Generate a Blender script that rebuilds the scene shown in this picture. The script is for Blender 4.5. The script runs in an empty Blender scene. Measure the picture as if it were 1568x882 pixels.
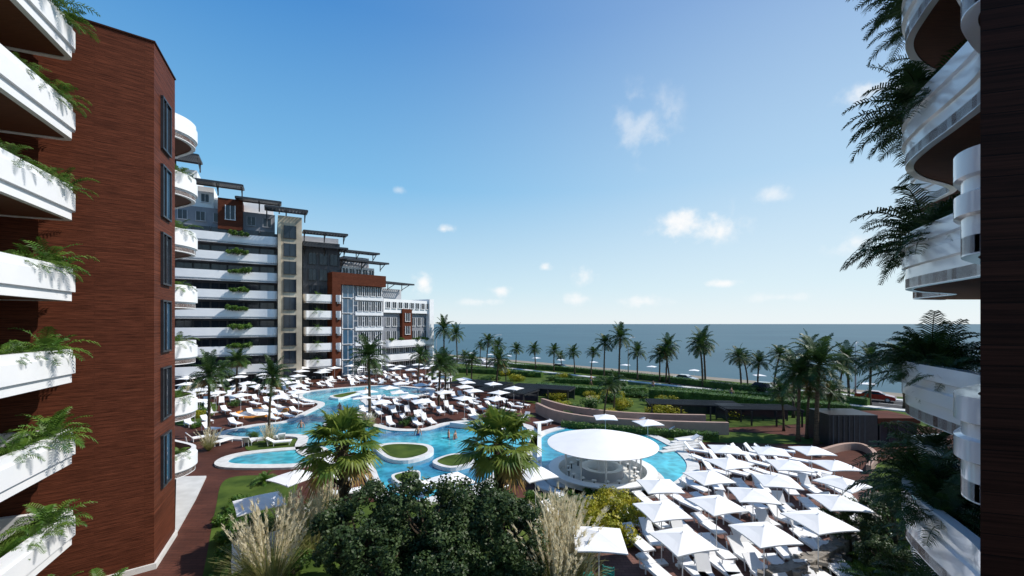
import bpy, math, random
from mathutils import Vector, Matrix
random.seed(7)
R=random.random
def U(a,b): return a+(b-a)*random.random()
EYE=11.0; F=640.0
# site survey: bearings / depression angles -> plan coordinates on level z
def P(px,py,z=0.0):
    d=(EYE-z)*F/(py-496.0)
    return ((px-784.0)/F*d, d)
sc=bpy.context.scene
# ---------------------------------------------------------------- materials
def nt(m):
    m.use_nodes=True
    t=m.node_tree; return t,t.nodes,t.links
def mat(name,c1,c2=None,rough=0.6,scale=4.0,bump=0.0,detail=4,spec=0.5,metal=0,coat=0,coord='Object',stretch=(1,1,1)):
    m=bpy.data.materials.new(name); t,n,l=nt(m); b=n['Principled BSDF']
    b.inputs['Roughness'].default_value=rough; b.inputs['Specular IOR Level'].default_value=spec
    b.inputs['Metallic'].default_value=metal; b.inputs['Coat Weight'].default_value=coat
    b.inputs['Coat Roughness'].default_value=0.05
    if c2 is None: c2=tuple(x*0.8 for x in c1)
    tc=n.new('ShaderNodeTexCoord'); mp=n.new('ShaderNodeMapping'); mp.inputs['Scale'].default_value=stretch
    l.new(tc.outputs[coord],mp.inputs[0])
    no=n.new('ShaderNodeTexNoise'); no.inputs['Scale'].default_value=scale; no.inputs['Detail'].default_value=detail
    l.new(mp.outputs[0],no.inputs['Vector'])
    cr=n.new('ShaderNodeValToRGB'); cr.color_ramp.elements[0].position=0.35; cr.color_ramp.elements[1].position=0.65
    cr.color_ramp.elements[0].color=(*c1,1); cr.color_ramp.elements[1].color=(*c2,1)
    l.new(no.outputs[0],cr.inputs[0]); l.new(cr.outputs[0],b.inputs['Base Color'])
    if bump>0:
        bp=n.new('ShaderNodeBump'); bp.inputs['Strength'].default_value=bump; bp.inputs['Distance'].default_value=0.05
        l.new(no.outputs[0],bp.inputs['Height']); l.new(bp.outputs[0],b.inputs['Normal'])
    return m
def leafmat(name,c1,c2,trans=0.3,scale=1.2):
    m=mat(name,c1,c2,rough=0.5,scale=scale,spec=0.35,detail=1); t,n,l=nt(m); b=n['Principled BSDF']
    cr=[x for x in n if x.type=='VALTORGB'][0]
    tr=n.new('ShaderNodeBsdfTranslucent'); mx=n.new('ShaderNodeMixShader'); mx.inputs[0].default_value=trans
    l.new(cr.outputs[0],tr.inputs[0]); l.new(b.outputs[0],mx.inputs[1]); l.new(tr.outputs[0],mx.inputs[2])
    l.new(mx.outputs[0],n['Material Output'].inputs[0]); return m
def cladding(name,cols,row=0.16,ang=0.0):
    m=bpy.data.materials.new(name); t,n,l=nt(m); b=n['Principled BSDF']; b.inputs['Roughness'].default_value=0.6
    b.inputs['Specular IOR Level'].default_value=0.08
    tc=n.new('ShaderNodeTexCoord'); sp=n.new('ShaderNodeSeparateXYZ'); l.new(tc.outputs['Object'],sp.inputs[0])
    ad=n.new('ShaderNodeMath'); ad.operation='ADD'; l.new(sp.outputs[0],ad.inputs[0]); l.new(sp.outputs[1],ad.inputs[1])
    cb=n.new('ShaderNodeCombineXYZ'); l.new(ad.outputs[0],cb.inputs[0]); l.new(sp.outputs[2],cb.inputs[1])
    br=n.new('ShaderNodeTexBrick'); br.inputs['Scale'].default_value=1; br.inputs['Brick Width'].default_value=4.5
    br.inputs['Row Height'].default_value=row; br.inputs['Mortar Size'].default_value=0.005
    br.inputs['Color1'].default_value=(*cols[0],1); br.inputs['Color2'].default_value=(*cols[1],1); br.inputs['Mortar'].default_value=(*cols[2],1)
    br.inputs['Bias'].default_value=-0.2
    l.new(cb.outputs[0],br.inputs['Vector'])
    mp=n.new('ShaderNodeMapping'); mp.inputs['Scale'].default_value=(0.8,26,1); l.new(cb.outputs[0],mp.inputs[0])
    no=n.new('ShaderNodeTexNoise'); no.inputs['Scale'].default_value=1.1; no.inputs['Detail'].default_value=7; no.inputs['Roughness'].default_value=.7; l.new(mp.outputs[0],no.inputs['Vector'])
    mr=n.new('ShaderNodeMapRange'); mr.inputs[1].default_value=0.3; mr.inputs[2].default_value=0.7; mr.inputs[3].default_value=0.2; mr.inputs[4].default_value=1.75
    l.new(no.outputs[0],mr.inputs[0])
    mm=n.new('ShaderNodeVectorMath'); mm.operation='SCALE'; l.new(br.outputs[0],mm.inputs[0]); l.new(mr.outputs[0],mm.inputs['Scale'])
    l.new(mm.outputs[0],b.inputs['Base Color'])
    bp=n.new('ShaderNodeBump'); bp.inputs['Strength'].default_value=0.4; bp.inputs['Distance'].default_value=0.02; bp.invert=True
    l.new(br.outputs['Fac'],bp.inputs['Height']); l.new(bp.outputs[0],b.inputs['Normal']); return m
def paving(name,c1,c2,mo,w,h,rough=0.7):
    m=bpy.data.materials.new(name); t,n,l=nt(m); b=n['Principled BSDF']; b.inputs['Roughness'].default_value=rough
    b.inputs['Specular IOR Level'].default_value=0.15
    tc=n.new('ShaderNodeTexCoord')
    br=n.new('ShaderNodeTexBrick'); br.inputs['Scale'].default_value=1; br.inputs['Brick Width'].default_value=w; br.inputs['Row Height'].default_value=h
    br.inputs['Mortar Size'].default_value=0.012; br.inputs['Color1'].default_value=(*c1,1); br.inputs['Color2'].default_value=(*c2,1); br.inputs['Mortar'].default_value=(*mo,1)
    l.new(tc.outputs['Object'],br.inputs['Vector'])
    no=n.new('ShaderNodeTexNoise'); no.inputs['Scale'].default_value=0.35; no.inputs['Detail'].default_value=7; l.new(tc.outputs['Object'],no.inputs['Vector'])
    mr=n.new('ShaderNodeMapRange'); mr.inputs[1].default_value=0.3; mr.inputs[2].default_value=0.7; mr.inputs[3].default_value=0.65; mr.inputs[4].default_value=1.3
    l.new(no.outputs[0],mr.inputs[0])
    mm=n.new('ShaderNodeVectorMath'); mm.operation='SCALE'; l.new(br.outputs[0],mm.inputs[0]); l.new(mr.outputs[0],mm.inputs['Scale'])
    l.new(mm.outputs[0],b.inputs['Base Color']); return m
def watermat(name,c1,c2,scale,bscale,bstr,rough,spec=0.5,cau=0.0):
    m=mat(name,c1,c2,rough=rough,scale=scale,spec=spec,detail=2); t,n,l=nt(m); b=n['Principled BSDF']
    tc=n.new('ShaderNodeTexCoord'); no=n.new('ShaderNodeTexNoise'); no.inputs['Scale'].default_value=bscale; no.inputs['Detail'].default_value=5
    l.new(tc.outputs['Object'],no.inputs['Vector'])
    bp=n.new('ShaderNodeBump'); bp.inputs['Strength'].default_value=bstr; bp.inputs['Distance'].default_value=0.1
    l.new(no.outputs[0],bp.inputs['Height']); l.new(bp.outputs[0],b.inputs['Normal'])
    if cau>0:  # caustic light ripples painted into the water's base colour
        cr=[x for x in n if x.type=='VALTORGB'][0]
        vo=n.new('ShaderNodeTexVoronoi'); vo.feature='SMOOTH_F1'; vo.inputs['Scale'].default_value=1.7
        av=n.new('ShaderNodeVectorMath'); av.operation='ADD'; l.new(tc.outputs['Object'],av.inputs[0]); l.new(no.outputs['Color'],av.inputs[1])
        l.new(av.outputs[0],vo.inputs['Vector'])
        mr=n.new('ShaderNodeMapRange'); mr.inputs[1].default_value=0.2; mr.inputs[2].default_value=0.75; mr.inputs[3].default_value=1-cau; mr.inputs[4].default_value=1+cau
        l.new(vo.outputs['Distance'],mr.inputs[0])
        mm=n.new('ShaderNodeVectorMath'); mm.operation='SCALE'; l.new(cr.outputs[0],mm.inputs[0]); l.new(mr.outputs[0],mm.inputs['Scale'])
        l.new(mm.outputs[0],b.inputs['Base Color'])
    return m
M={}
M['white']=mat('white_render',(0.82,0.82,0.82),(0.77,0.78,0.79),rough=0.45,scale=0.8)
M['gloss']=mat('gloss_white',(0.80,0.80,0.82),(0.76,0.76,0.79),rough=0.14,scale=0.5,coat=0.6)
M['wood']=cladding('wood_cladding',((0.112,0.034,0.018),(0.086,0.026,0.014),(0.030,0.010,0.006)))
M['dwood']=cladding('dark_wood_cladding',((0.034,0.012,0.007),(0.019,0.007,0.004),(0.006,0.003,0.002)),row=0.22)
M['soffit']=mat('wood_soffit',(0.14,0.052,0.026),(0.10,0.036,0.02),scale=2,stretch=(1,14,1),rough=0.6,spec=0.2)
M['grey']=mat('grey_render',(0.075,0.08,0.092),(0.055,0.058,0.068),scale=0.6)
M['mgrey']=mat('mid_grey_render',(0.24,0.25,0.28),(0.20,0.21,0.235),scale=0.6)
M['lgrey']=mat('light_grey_render',(0.46,0.47,0.49),(0.38,0.39,0.42),scale=0.6)
M['dark']=mat('dark_metal',(0.02,0.022,0.025),(0.03,0.03,0.035),rough=0.4)
M['tan']=paving('travertine',(0.52,0.45,0.34),(0.44,0.37,0.28),(0.3,0.25,0.2),1.2,0.5)
M['glass']=mat('window_glass',(0.012,0.018,0.025),(0.03,0.04,0.055),rough=0.06,scale=0.35,spec=0.5)
M['bglass']=mat('blue_glass',(0.05,0.12,0.2),(0.03,0.07,0.12),rough=0.05,scale=0.4,spec=0.9)
M['concrete']=mat('pale_concrete',(0.62,0.62,0.60),(0.52,0.52,0.50),scale=1.2,rough=0.7)
M['coping']=mat('pool_coping_stone',(0.70,0.69,0.66),(0.58,0.57,0.54),scale=2,rough=0.6)
M['ground']=paving('brown_paving',(0.098,0.036,0.024),(0.072,0.027,0.018),(0.04,0.018,0.013),0.9,0.2)
M['pink']=paving('clay_paving',(0.19,0.098,0.080),(0.145,0.075,0.060),(0.09,0.055,0.045),0.4,0.2)
M['grass']=mat('lawn_grass',(0.034,0.062,0.012),(0.080,0.120,0.022),scale=0.7,detail=12,bump=0.8,rough=0.9,spec=0.1)
M['asphalt']=mat('asphalt',(0.055,0.055,0.057),(0.045,0.045,0.047),scale=2,rough=0.9,spec=0.2)
M['paint']=mat('road_paint',(0.75,0.75,0.72),rough=0.7)
M['sand']=mat('beach_sand',(0.30,0.26,0.21),(0.22,0.20,0.16),scale=0.5,rough=0.95,spec=0.1)
M['sea']=watermat('sea_water',(0.022,0.072,0.098),(0.034,0.094,0.120),0.01,0.12,0.6,0.4,0.18)
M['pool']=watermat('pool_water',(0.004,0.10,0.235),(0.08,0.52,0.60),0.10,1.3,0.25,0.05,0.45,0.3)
M['canvas']=mat('white_canvas',(0.84,0.84,0.83),(0.80,0.80,0.80),rough=0.8,scale=1,spec=0.2)
M['plastic']=mat('white_plastic',(0.78,0.78,0.78),(0.7,0.7,0.7),rough=0.4)
M['stone']=mat('rubble_stone',(0.16,0.14,0.12),(0.30,0.27,0.23),scale=3.5,bump=1,rough=0.9,detail=8)
M['terracotta']=mat('tan_wall',(0.42,0.28,0.22),(0.35,0.235,0.185),scale=1,rough=0.8)
M['bark']=mat('palm_bark',(0.12,0.09,0.06),(0.06,0.045,0.033),scale=3,stretch=(1,1,8),bump=0.8,rough=0.95,spec=0.1)
M['palm']=leafmat('palm_leaf',(0.018,0.048,0.012),(0.055,0.105,0.022),0.25)
M['fan']=leafmat('fan_palm_leaf',(0.07,0.14,0.022),(0.22,0.27,0.045),0.35,1.5)
M['dead']=leafmat('dry_palm_leaf',(0.32,0.20,0.05),(0.22,0.14,0.04),0.2)
M['areca']=leafmat('areca_leaf',(0.045,0.12,0.015),(0.13,0.22,0.03),0.3,2)
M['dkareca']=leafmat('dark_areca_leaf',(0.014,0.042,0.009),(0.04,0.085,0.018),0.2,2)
M['leaf']=leafmat('broad_leaf',(0.022,0.048,0.014),(0.072,0.115,0.034),0.25,1.5)
M['yellow']=leafmat('golden_leaf',(0.42,0.36,0.02),(0.24,0.27,0.02),0.3,2)
M['hedge']=leafmat('hedge_leaf',(0.038,0.092,0.014),(0.085,0.165,0.025),0.25,1)
M['pampas']=leafmat('pampas_blade',(0.44,0.40,0.17),(0.22,0.26,0.07),0.35,3)
M['plume']=leafmat('pampas_plume',(0.80,0.74,0.55),(0.72,0.64,0.44),0.45,3)
M['teal']=mat('teal_plastic',(0.01,0.28,0.24),(0.01,0.22,0.2),rough=0.4)
M['red']=mat('red_car_paint',(0.35,0.01,0.01),rough=0.2,coat=1)
M['black']=mat('black_car_paint',(0.015,0.015,0.02),rough=0.2,coat=1)
M['silver']=mat('silver_car_paint',(0.5,0.5,0.52),rough=0.25,coat=1)
M['skin']=mat('skin',(0.45,0.24,0.16),(0.40,0.21,0.14),rough=0.6)
M['hair']=mat('hair',(0.03,0.018,0.01),rough=0.6)
M['cloth']=mat('swimwear',(0.03,0.05,0.2),rough=0.8)
M['orange']=mat('orange_mat',(0.75,0.28,0.04),rough=0.7)
# ---------------------------------------------------------------- mesh builder
class MB:
    def __init__(s): s.v=[]; s.f=[]; s.m=[]; s.mats=[]; s.sm=[]
    def mi(s,k):
        if k not in s.mats: s.mats.append(k)
        return s.mats.index(k)
    def add(s,vs,fs,k,smooth=False):
        o=len(s.v); s.v+= [tuple(x) for x in vs]; i=s.mi(k)
        for f in fs: s.f.append(tuple(a+o for a in f)); s.m.append(i); s.sm.append(smooth)
    def prism(s,poly,z0,z1,k,ktop=None):
        n=len(poly)
        ar=sum(poly[i][0]*poly[(i+1)%n][1]-poly[(i+1)%n][0]*poly[i][1] for i in range(n))
        if ar<0: poly=poly[::-1]
        vs=[(x,y,z0) for x,y in poly]+[(x,y,z1) for x,y in poly]
        s.add(vs,[(i,(i+1)%n,(i+1)%n+n,i+n) for i in range(n)]+[tuple(range(n))[::-1]],k)
        s.add(vs[n:],[tuple(range(n))],ktop or k)
    def sheet(s,poly,z,k):
        n=len(poly); ar=sum(poly[i][0]*poly[(i+1)%n][1]-poly[(i+1)%n][0]*poly[i][1] for i in range(n))
        if ar<0: poly=poly[::-1]
        s.add([(x,y,z) for x,y in poly],[tuple(range(n))],k)
    def box(s,c,sz,k,rot=0.0):
        hx,hy,hz=sz[0]/2,sz[1]/2,sz[2]/2; ca,sa=math.cos(rot),math.sin(rot)
        poly=[(c[0]+x*ca-y*sa,c[1]+x*sa+y*ca) for x,y in((-hx,-hy),(hx,-hy),(hx,hy),(-hx,hy))]
        s.prism(poly,c[2]-hz,c[2]+hz,k)
    def beam(s,a,b,w,h,k):
        a=Vector(a);b=Vector(b); d=(b-a).normalized(); up=Vector((0,0,1))
        if abs(d.z)>0.95: up=Vector((0,1,0))
        x=d.cross(up).normalized()*w/2; y=x.normalized().cross(d)*h/2
        vs=[a-x-y,a+x-y,a+x+y,a-x+y,b-x-y,b+x-y,b+x+y,b-x+y]
        s.add(vs,[(0,1,2,3),(7,6,5,4),(0,4,5,1),(1,5,6,2),(2,6,7,3),(3,7,4,0)],k)
    def tube(s,pts,rs,k,n=8,smooth=True,cap=True):
        vs=[];fs=[]
        for i,p in enumerate(pts):
            p=Vector(p); q=Vector(pts[min(i+1,len(pts)-1)])-Vector(pts[max(i-1,0)]); q.normalize()
            up=Vector((1,0,0)) if abs(q.x)<0.9 else Vector((0,1,0))
            a=q.cross(up).normalized(); b=q.cross(a)
            for j in range(n):
                t=2*math.pi*j/n; vs.append(p+(a*math.cos(t)+b*math.sin(t))*rs[i])
        for i in range(len(pts)-1):
            for j in range(n): fs.append((i*n+j,i*n+(j+1)%n,(i+1)*n+(j+1)%n,(i+1)*n+j))
        if cap: fs+= [tuple(range(n))[::-1],tuple((len(pts)-1)*n+j for j in range(n))]
        s.add(vs,fs,k,smooth)
    def lathe(s,c,prof,k,n=40,smooth=True):
        vs=[];fs=[]
        for r,z in prof:
            for j in range(n):
                t=2*math.pi*j/n; vs.append((c[0]+r*math.cos(t),c[1]+r*math.sin(t),c[2]+z))
        for i in range(len(prof)-1):
            for j in range(n): fs.append((i*n+j,i*n+(j+1)%n,(i+1)*n+(j+1)%n,(i+1)*n+j))
        s.add(vs,fs,k,smooth)
    def sweep(s,path,prof,z,k,closed=False,smooth=False):
        n=len(path); m=len(prof); vs=[];fs=[]
        for i in range(n):
            a=path[i-1] if (i>0 or closed) else path[i]; b=path[(i+1)%n] if (i<n-1 or closed) else path[i]
            def nn(p,q):
                dx,dy=q[0]-p[0],q[1]-p[1]; L=math.hypot(dx,dy) or 1; return (dy/L,-dx/L)
            n1=nn(a,path[i]) if a!=path[i] else None; n2=nn(path[i],b) if b!=path[i] else None
            if n1 is None:n1=n2
            if n2 is None:n2=n1
            mx,my=n1[0]+n2[0],n1[1]+n2[1]; L=math.hypot(mx,my) or 1; mx/=L;my/=L
            c=max(0.4,mx*n1[0]+my*n1[1]); mx/=c;my/=c
            for o,h in prof: vs.append((path[i][0]+mx*o,path[i][1]+my*o,z+h))
        if smooth:
            for j in range(m):
                j2=(j+1)%m; sv=[];sf=[]
                for i in range(n): sv+= [vs[i*m+j],vs[i*m+j2]]
                for i in range(n if closed else n-1):
                    i2=(i+1)%n; sf.append((i*2,i2*2,i2*2+1,i*2+1))
                s.add(sv,sf,k,True)
            if not closed: s.add(vs,[tuple(range(m))[::-1],tuple((n-1)*m+j for j in range(m))],k)
            return
        for i in range(n if closed else n-1):
            for j in range(m): 
                i2=(i+1)%n; fs.append((i*m+j,i2*m+j,i2*m+(j+1)%m,i*m+(j+1)%m))
        if not closed: fs+= [tuple(range(m))[::-1],tuple((n-1)*m+j for j in range(m))]
        s.add(vs,fs,k,smooth)
    def mesh(s,name):
        me=bpy.data.meshes.new(name); me.from_pydata(s.v,[],s.f)
        for k in s.mats: me.materials.append(M[k])
        me.polygons.foreach_set('material_index',s.m); me.polygons.foreach_set('use_smooth',s.sm); me.update(); return me
    def obj(s,name,parent=None,loc=(0,0,0),rot=0,sc_=1):
        return place(s.mesh(name),name,loc,rot,sc_,parent)
def place(me,name,loc=(0,0,0),rot=0,s=1,parent=None,tilt=(0,0)):
    o=bpy.data.objects.new(name,me); sc.collection.objects.link(o); o.location=loc; o.rotation_euler=(tilt[0],tilt[1],rot)
    o.scale=(s,s,s) if not isinstance(s,tuple) else s
    if parent: o.parent=parent
    return o
def empty(name):
    o=bpy.data.objects.new(name,None); sc.collection.objects.link(o); return o
def cat(pts,closed=True,sub=6):
    n=len(pts); out=[]
    for i in range(n if closed else n-1):
        g=lambda j: pts[j%n] if closed else pts[max(0,min(n-1,j))]
        p0,p1,p2,p3=g(i-1),g(i),g(i+1),g(i+2)
        for t in range(sub):
            t/=sub
            out.append(tuple(0.5*((2*p1[a])+(-p0[a]+p2[a])*t+(2*p0[a]-5*p1[a]+4*p2[a]-p3[a])*t*t+(-p0[a]+3*p1[a]-3*p2[a]+p3[a])*t**3) for a in (0,1)))
    if not closed: out.append(tuple(pts[-1]))
    return out
def area(p):
    n=len(p); return sum(p[i][0]*p[(i+1)%n][1]-p[(i+1)%n][0]*p[i][1] for i in range(n))/2
def ccw(p): return p if area(p)>0 else p[::-1]
def inside(p,poly):
    x,y=p; c=False; n=len(poly)
    for i in range(n):
        x1,y1=poly[i];x2,y2=poly[(i+1)%n]
        if (y1>y)!=(y2>y) and x<(x2-x1)*(y-y1)/(y2-y1)+x1: c=not c
    return c
def T(l,z=0): return [P(x,y,z) for x,y in l]
# ---------------------------------------------------------------- ground, sea, road
g=MB()
g.sheet([(-3000,-300),(300,-300),(300,-180),(-22,142),(-300,420),(-3000,3120)],0,'ground')
g.sheet([(300,-180),(304,-176),(-18,146),(-296,424),(-2996,3124),(-3000,3120),(-300,420),(-22,142)],-0.004,'sand')
g.add([(304,-176,-0.004),(316,-165,-3),(-2984,3135,-3),(-2996,3124,-0.004)],[(0,1,2,3)],'sand')
g.obj('ground')
s=MB(); s.sheet([(-30000,-2000),(30000,-2000),(30000,40000),(-30000,40000)],-1.3,'sea'); s.obj('sea_water')
def strip(a,b,off0,off1,z,k,mb):
    dx,dy=b[0]-a[0],b[1]-a[1]; L=math.hypot(dx,dy); nx,ny=-dy/L,dx/L
    mb.sheet([(a[0]+nx*off0,a[1]+ny*off0),(b[0]+nx*off0,b[1]+ny*off0),(b[0]+nx*off1,b[1]+ny*off1),(a[0]+nx*off1,a[1]+ny*off1)],z,k)
ra,rb=(250,-141),(-250,359)   # road centre line
rd=MB(); strip(ra,rb,-4,4,0.012,'asphalt',rd); rd.obj('road')
vg=MB(); strip(ra,rb,5.6,14,0.006,'grass',vg); strip(ra,rb,-9.0,-5.7,0.009,'grass',vg); vg.obj('grass_verge')
pv=MB()
for a,b in ((4.0,5.5),(-5.5,-4.0)):
    dx,dy=rb[0]-ra[0],rb[1]-ra[1]; L=math.hypot(dx,dy); nx,ny=-dy/L,dx/L
    pv.prism([(ra[0]+nx*a,ra[1]+ny*a),(rb[0]+nx*a,rb[1]+ny*a),(rb[0]+nx*b,rb[1]+ny*b),(ra[0]+nx*b,ra[1]+ny*b)],0.0,0.14,'concrete')
pv.obj('pavement')
mk=MB()
for i in range(60):
    t=30+i*8; e=(-0.7071,0.7071); p=(ra[0]+e[0]*t,ra[1]+e[1]*t); q=(p[0]+e[0]*3.5,p[1]+e[1]*3.5)
    strip(p,q,-0.08,0.08,0.018,'paint',mk)
strip(ra,rb,-3.8,-3.65,0.018,'paint',mk); strip(ra,rb,3.65,3.8,0.018,'paint',mk)
mk.obj('road_markings')
# ---------------------------------------------------------------- lawns & paving
lw=MB()
LAWNS=[
 T([(345,735),(400,728),(455,735),(430,790),(350,882),(315,930),(300,930),(315,860),(330,780)]),
 T([(430,800),(560,770),(700,765),(860,765),(890,800),(900,860),(840,930),(600,990),(400,960),(380,880)]),
 T([(1335,720),(1375,705),(1500,735),(1500,990),(1290,990),(1290,860),(1320,790)]),
 T([(800,567),(860,565),(960,580),(1180,606),(1330,622),(1350,640),(1115,655),(1000,655),(900,642),(830,622),(740,590)]),
 T([(700,562),(800,568),(742,592),(690,585),(650,575)]),
 T([(270,612),(330,618),(320,640),(268,650)]),
 T([(1115,662),(1250,672),(1250,680),(1100,678),(1010,674)]),
 T([(390,677),(470,672),(500,682),(440,688),(380,690)]),
]
for i,l in enumerate(LAWNS): lw.sheet(cat(l),0.015+0.004*i,'grass')
lw.obj('lawn')
pk=MB(); pk.sheet(cat(T([(880,930),(930,835),(1010,770),(1080,740),(1330,745),(1330,800),(1290,860),(1240,950)])),0.05,'pink'); pk.obj('paving_terrace')
tr=MB(); tr.prism(T([(270,732),(316,731),(300,765),(268,822)]),0.0,0.12,'concrete'); tr.obj('concrete_terrace')
# ---------------------------------------------------------------- pools
POOLS=[T(x) for x in (
 [(343,667),(385,655),(440,648),(475,633),(497,619),(466,611),(470,602),(520,596),(590,592),(648,597),(655,603),(610,609),(572,607),(552,613),(560,623),(535,636),(505,645),(500,655),(560,653),(600,661),(650,661),(688,651),(735,647),(775,650),(806,657),(812,682),(775,703),(745,738),(700,752),(620,772),(585,745),(570,715),(545,700),(482,697),(468,684),(470,670),(440,667),(390,672)],
 [(826,675),(868,657),(930,651),(1000,672),(1042,699),(1052,722),(1022,747),(960,757),(880,752),(834,737)],
 [(352,705),(385,697),(470,690),(487,695),(480,705),(450,713),(360,713)],
 )]
POOLS=[ccw(cat(p,True,6)) for p in POOLS]
COP=[(-0.05,0.0),(0.85,0.0),(0.85,0.16),(-0.05,0.16)]
for p in POOLS:
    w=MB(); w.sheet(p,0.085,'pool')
    w.sweep(p,COP,0,'coping',True); w.obj('swimming_pool')
ISL=[[(575,690),(605,684),(655,687),(662,700),(625,712),(592,708)],[(662,714),(690,702),(722,702),(728,714),(690,724)],[(505,610),(535,604),(560,601),(540,608),(518,614)],[(600,735),(640,728),(640,742),(615,750)]]
for i,l in enumerate(ISL):
    p=ccw(cat(T(l),True,5)); w=MB(); w.prism(p,0.02,0.38,'white','coping')
    cx=sum(a[0] for a in p)/len(p); cy=sum(a[1] for a in p)/len(p)
    q=[(cx+(a[0]-cx)*0.8,cy+(a[1]-cy)*0.8) for a in p]; w.sheet(q,0.386,'grass'); w.obj('pool_island')
w=MB()
for a,b in (((826,655),(826,735)),((690,655),(735,660))):
    A=P(*a);B=P(*b); w.beam((*A,0.35),(*B,0.35),0.35,0.5,'white')
w.obj('pool_divider_wall')
w=MB(); c=P(400,632); w.lathe((*c,0),[(0,.10),(2.6,.10),(2.6,.16),(3.0,.16),(3.0,0)],'orange'); w.lathe((*c,0),[(0,.13),(2.3,.13),(2.3,.10)],'white'); w.obj('splash_pad')
# ---------------------------------------------------------------- pool bar pavilion
def pavilion():
    e=empty('pool_bar_pavilion'); c=(6.45,30.0)
    b=MB(); b.lathe((*c,0),[(0,.16),(4.3,.16),(4.3,.05),],'coping',64,False); b.obj('plinth',e)
    b=MB()
    b.lathe((*c,0),[(3.45,.16),(3.45,.60)],'white',64); b.lathe((*c,0),[(3.8,.60),(3.8,.68)],'white',64); b.lathe((*c,0),[(3.8,.68),(3.1,.68)],'white',64,False)
    b.lathe((*c,0),[(3.1,.68),(3.1,.16)],'white',64); b.lathe((*c,0),[(3.45,.60),(3.8,.60)],'lgrey',64,False); b.obj('counter',e)
    b=MB(); b.lathe((*c,0),[(.3,2.9),(0.3,.16)],'white',24); b.lathe((*c,0),[(1.5,.80),(1.1,.80),(1.1,.16)],'white',32); b.lathe((*c,0),[(1.5,.80),(1.5,.16)],'lgrey',32); b.obj('back_bar',e)
    b=MB(); b.lathe((*c,0),[(3.87,2.42),(3.89,2.46)],'canvas',72); b.lathe((*c,0),[(3.89,2.46),(2.6,2.80),(1.3,3.12),(0.2,3.38),(0,3.40)],'canvas',72)
    b.lathe((*c,0),[(0,3.15),(2.4,2.72),(3.87,2.42)],'canvas',72); b.obj('canopy',e)
    b=MB()
    for i in range(10):
        t=i*math.pi/5+0.2; x,y=c[0]+2.7*math.cos(t),c[1]+2.7*math.sin(t); b.tube([(x,y,.16),(x,y,2.64)],[.07,.06],'white')
    b.obj('columns',e)
    b=MB()
    for i in range(18):
        t=i*math.pi/9; x,y=c[0]+2.4*math.cos(t+.1),c[1]+2.4*math.sin(t+.1)
        b.tube([(x,y,.16),(x,y,.56)],[.04,.04],'dark'); b.tube([(x,y,.56),(x,y,.62)],[.17,.17],'plastic',12)
    b.obj('stools',e)
pavilion()
# ---------------------------------------------------------------- vegetation generators
def frond(mb,base,az,el,L,k,nl=18,ll=0.5,droop=1.5,w=0.045,rk=None,seg=8):
    p=Vector(base); d=Vector((math.cos(az)*math.cos(el),math.sin(az)*math.cos(el),math.sin(el)))
    pts=[p.copy()]; ds=[d.copy()]
    for i in range(seg):
        d=(d+Vector((0,0,-1))*droop/seg*(0.4+i/seg)).normalized(); p=p+d*L/seg; pts.append(p.copy()); ds.append(d.copy())
    mb.tube(pts,[0.03*(1-i/(seg+1))*L/2.5+0.004 for i in range(seg+1)],rk or k,3,False,False)
    vs=[];fs=[]
    for j in range(nl):
        t=0.12+0.86*(j/(nl-1)); f=t*seg; i=min(seg-1,int(f)); q=pts[i].lerp(pts[i+1],f-i); dd=ds[i]
        side=dd.cross(Vector((0,0,1)))
        if side.length<0.05: side=Vector((math.sin(az),-math.cos(az),0))
        side.normalize(); upv=side.cross(dd)
        l=ll*(math.sin(math.pi*min(1,t*0.86+0.12))**0.6)*U(.85,1.1)
        for sg in(-1,1):
            di=(side*sg*0.8+dd*0.55+upv*U(-.05,.25)).normalized()
            m=q+di*l*0.55; e=q+di*l+Vector((0,0,-l*U(.2,.5)))
            o=len(vs); ww=dd*w
            vs+= [q-ww*.5,q+ww*.5,m+ww*.5,m-ww*.5,e]
            fs+= [(o,o+1,o+2,o+3),(o+3,o+2,o+4)]
    mb.add(vs,fs,k)
def palm(h,nf,L,seed,lean=0.3,k='palm',ll=0.7,nl=22,thick=0.16):
    random.seed(seed); mb=MB(); a=U(0,6.3)
    pts=[(math.cos(a)*lean*(t**2),math.sin(a)*lean*(t**2),h*t) for t in [i/8 for i in range(9)]]
    mb.tube(pts,[thick*(1.5 if i==0 else 1.05-0.35*i/8) for i in range(9)],'bark',9)
    for i in range(26):
        t=U(0.25,0.99); q=Vector(pts[int(t*8)]).lerp(Vector(pts[min(8,int(t*8)+1)]),t*8-int(t*8)); an=U(0,6.3)
        mb.beam(q+Vector((math.cos(an),math.sin(an),0))*thick*.6,q+Vector((math.cos(an)*thick*1.5,math.sin(an)*thick*1.5,.12)),.06,.03,'bark')
    top=Vector(pts[-1])
    for i in range(nf):
        u=(i+.5)/nf; el=1.35-1.75*u**1.1+U(-.12,.12); frond(mb,top+Vector((0,0,.1*(1-u))),i*2.399+U(-.2,.2),el,L*U(.85,1.08),k,nl,ll,1.3+.5*R(),.085)
    for i in range(5): frond(mb,top,U(0,6.3),-.6+U(-.3,.1),L*.7,'dead',12,ll*.8,1.2)
    return mb.mesh('palm_tree')
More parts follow.
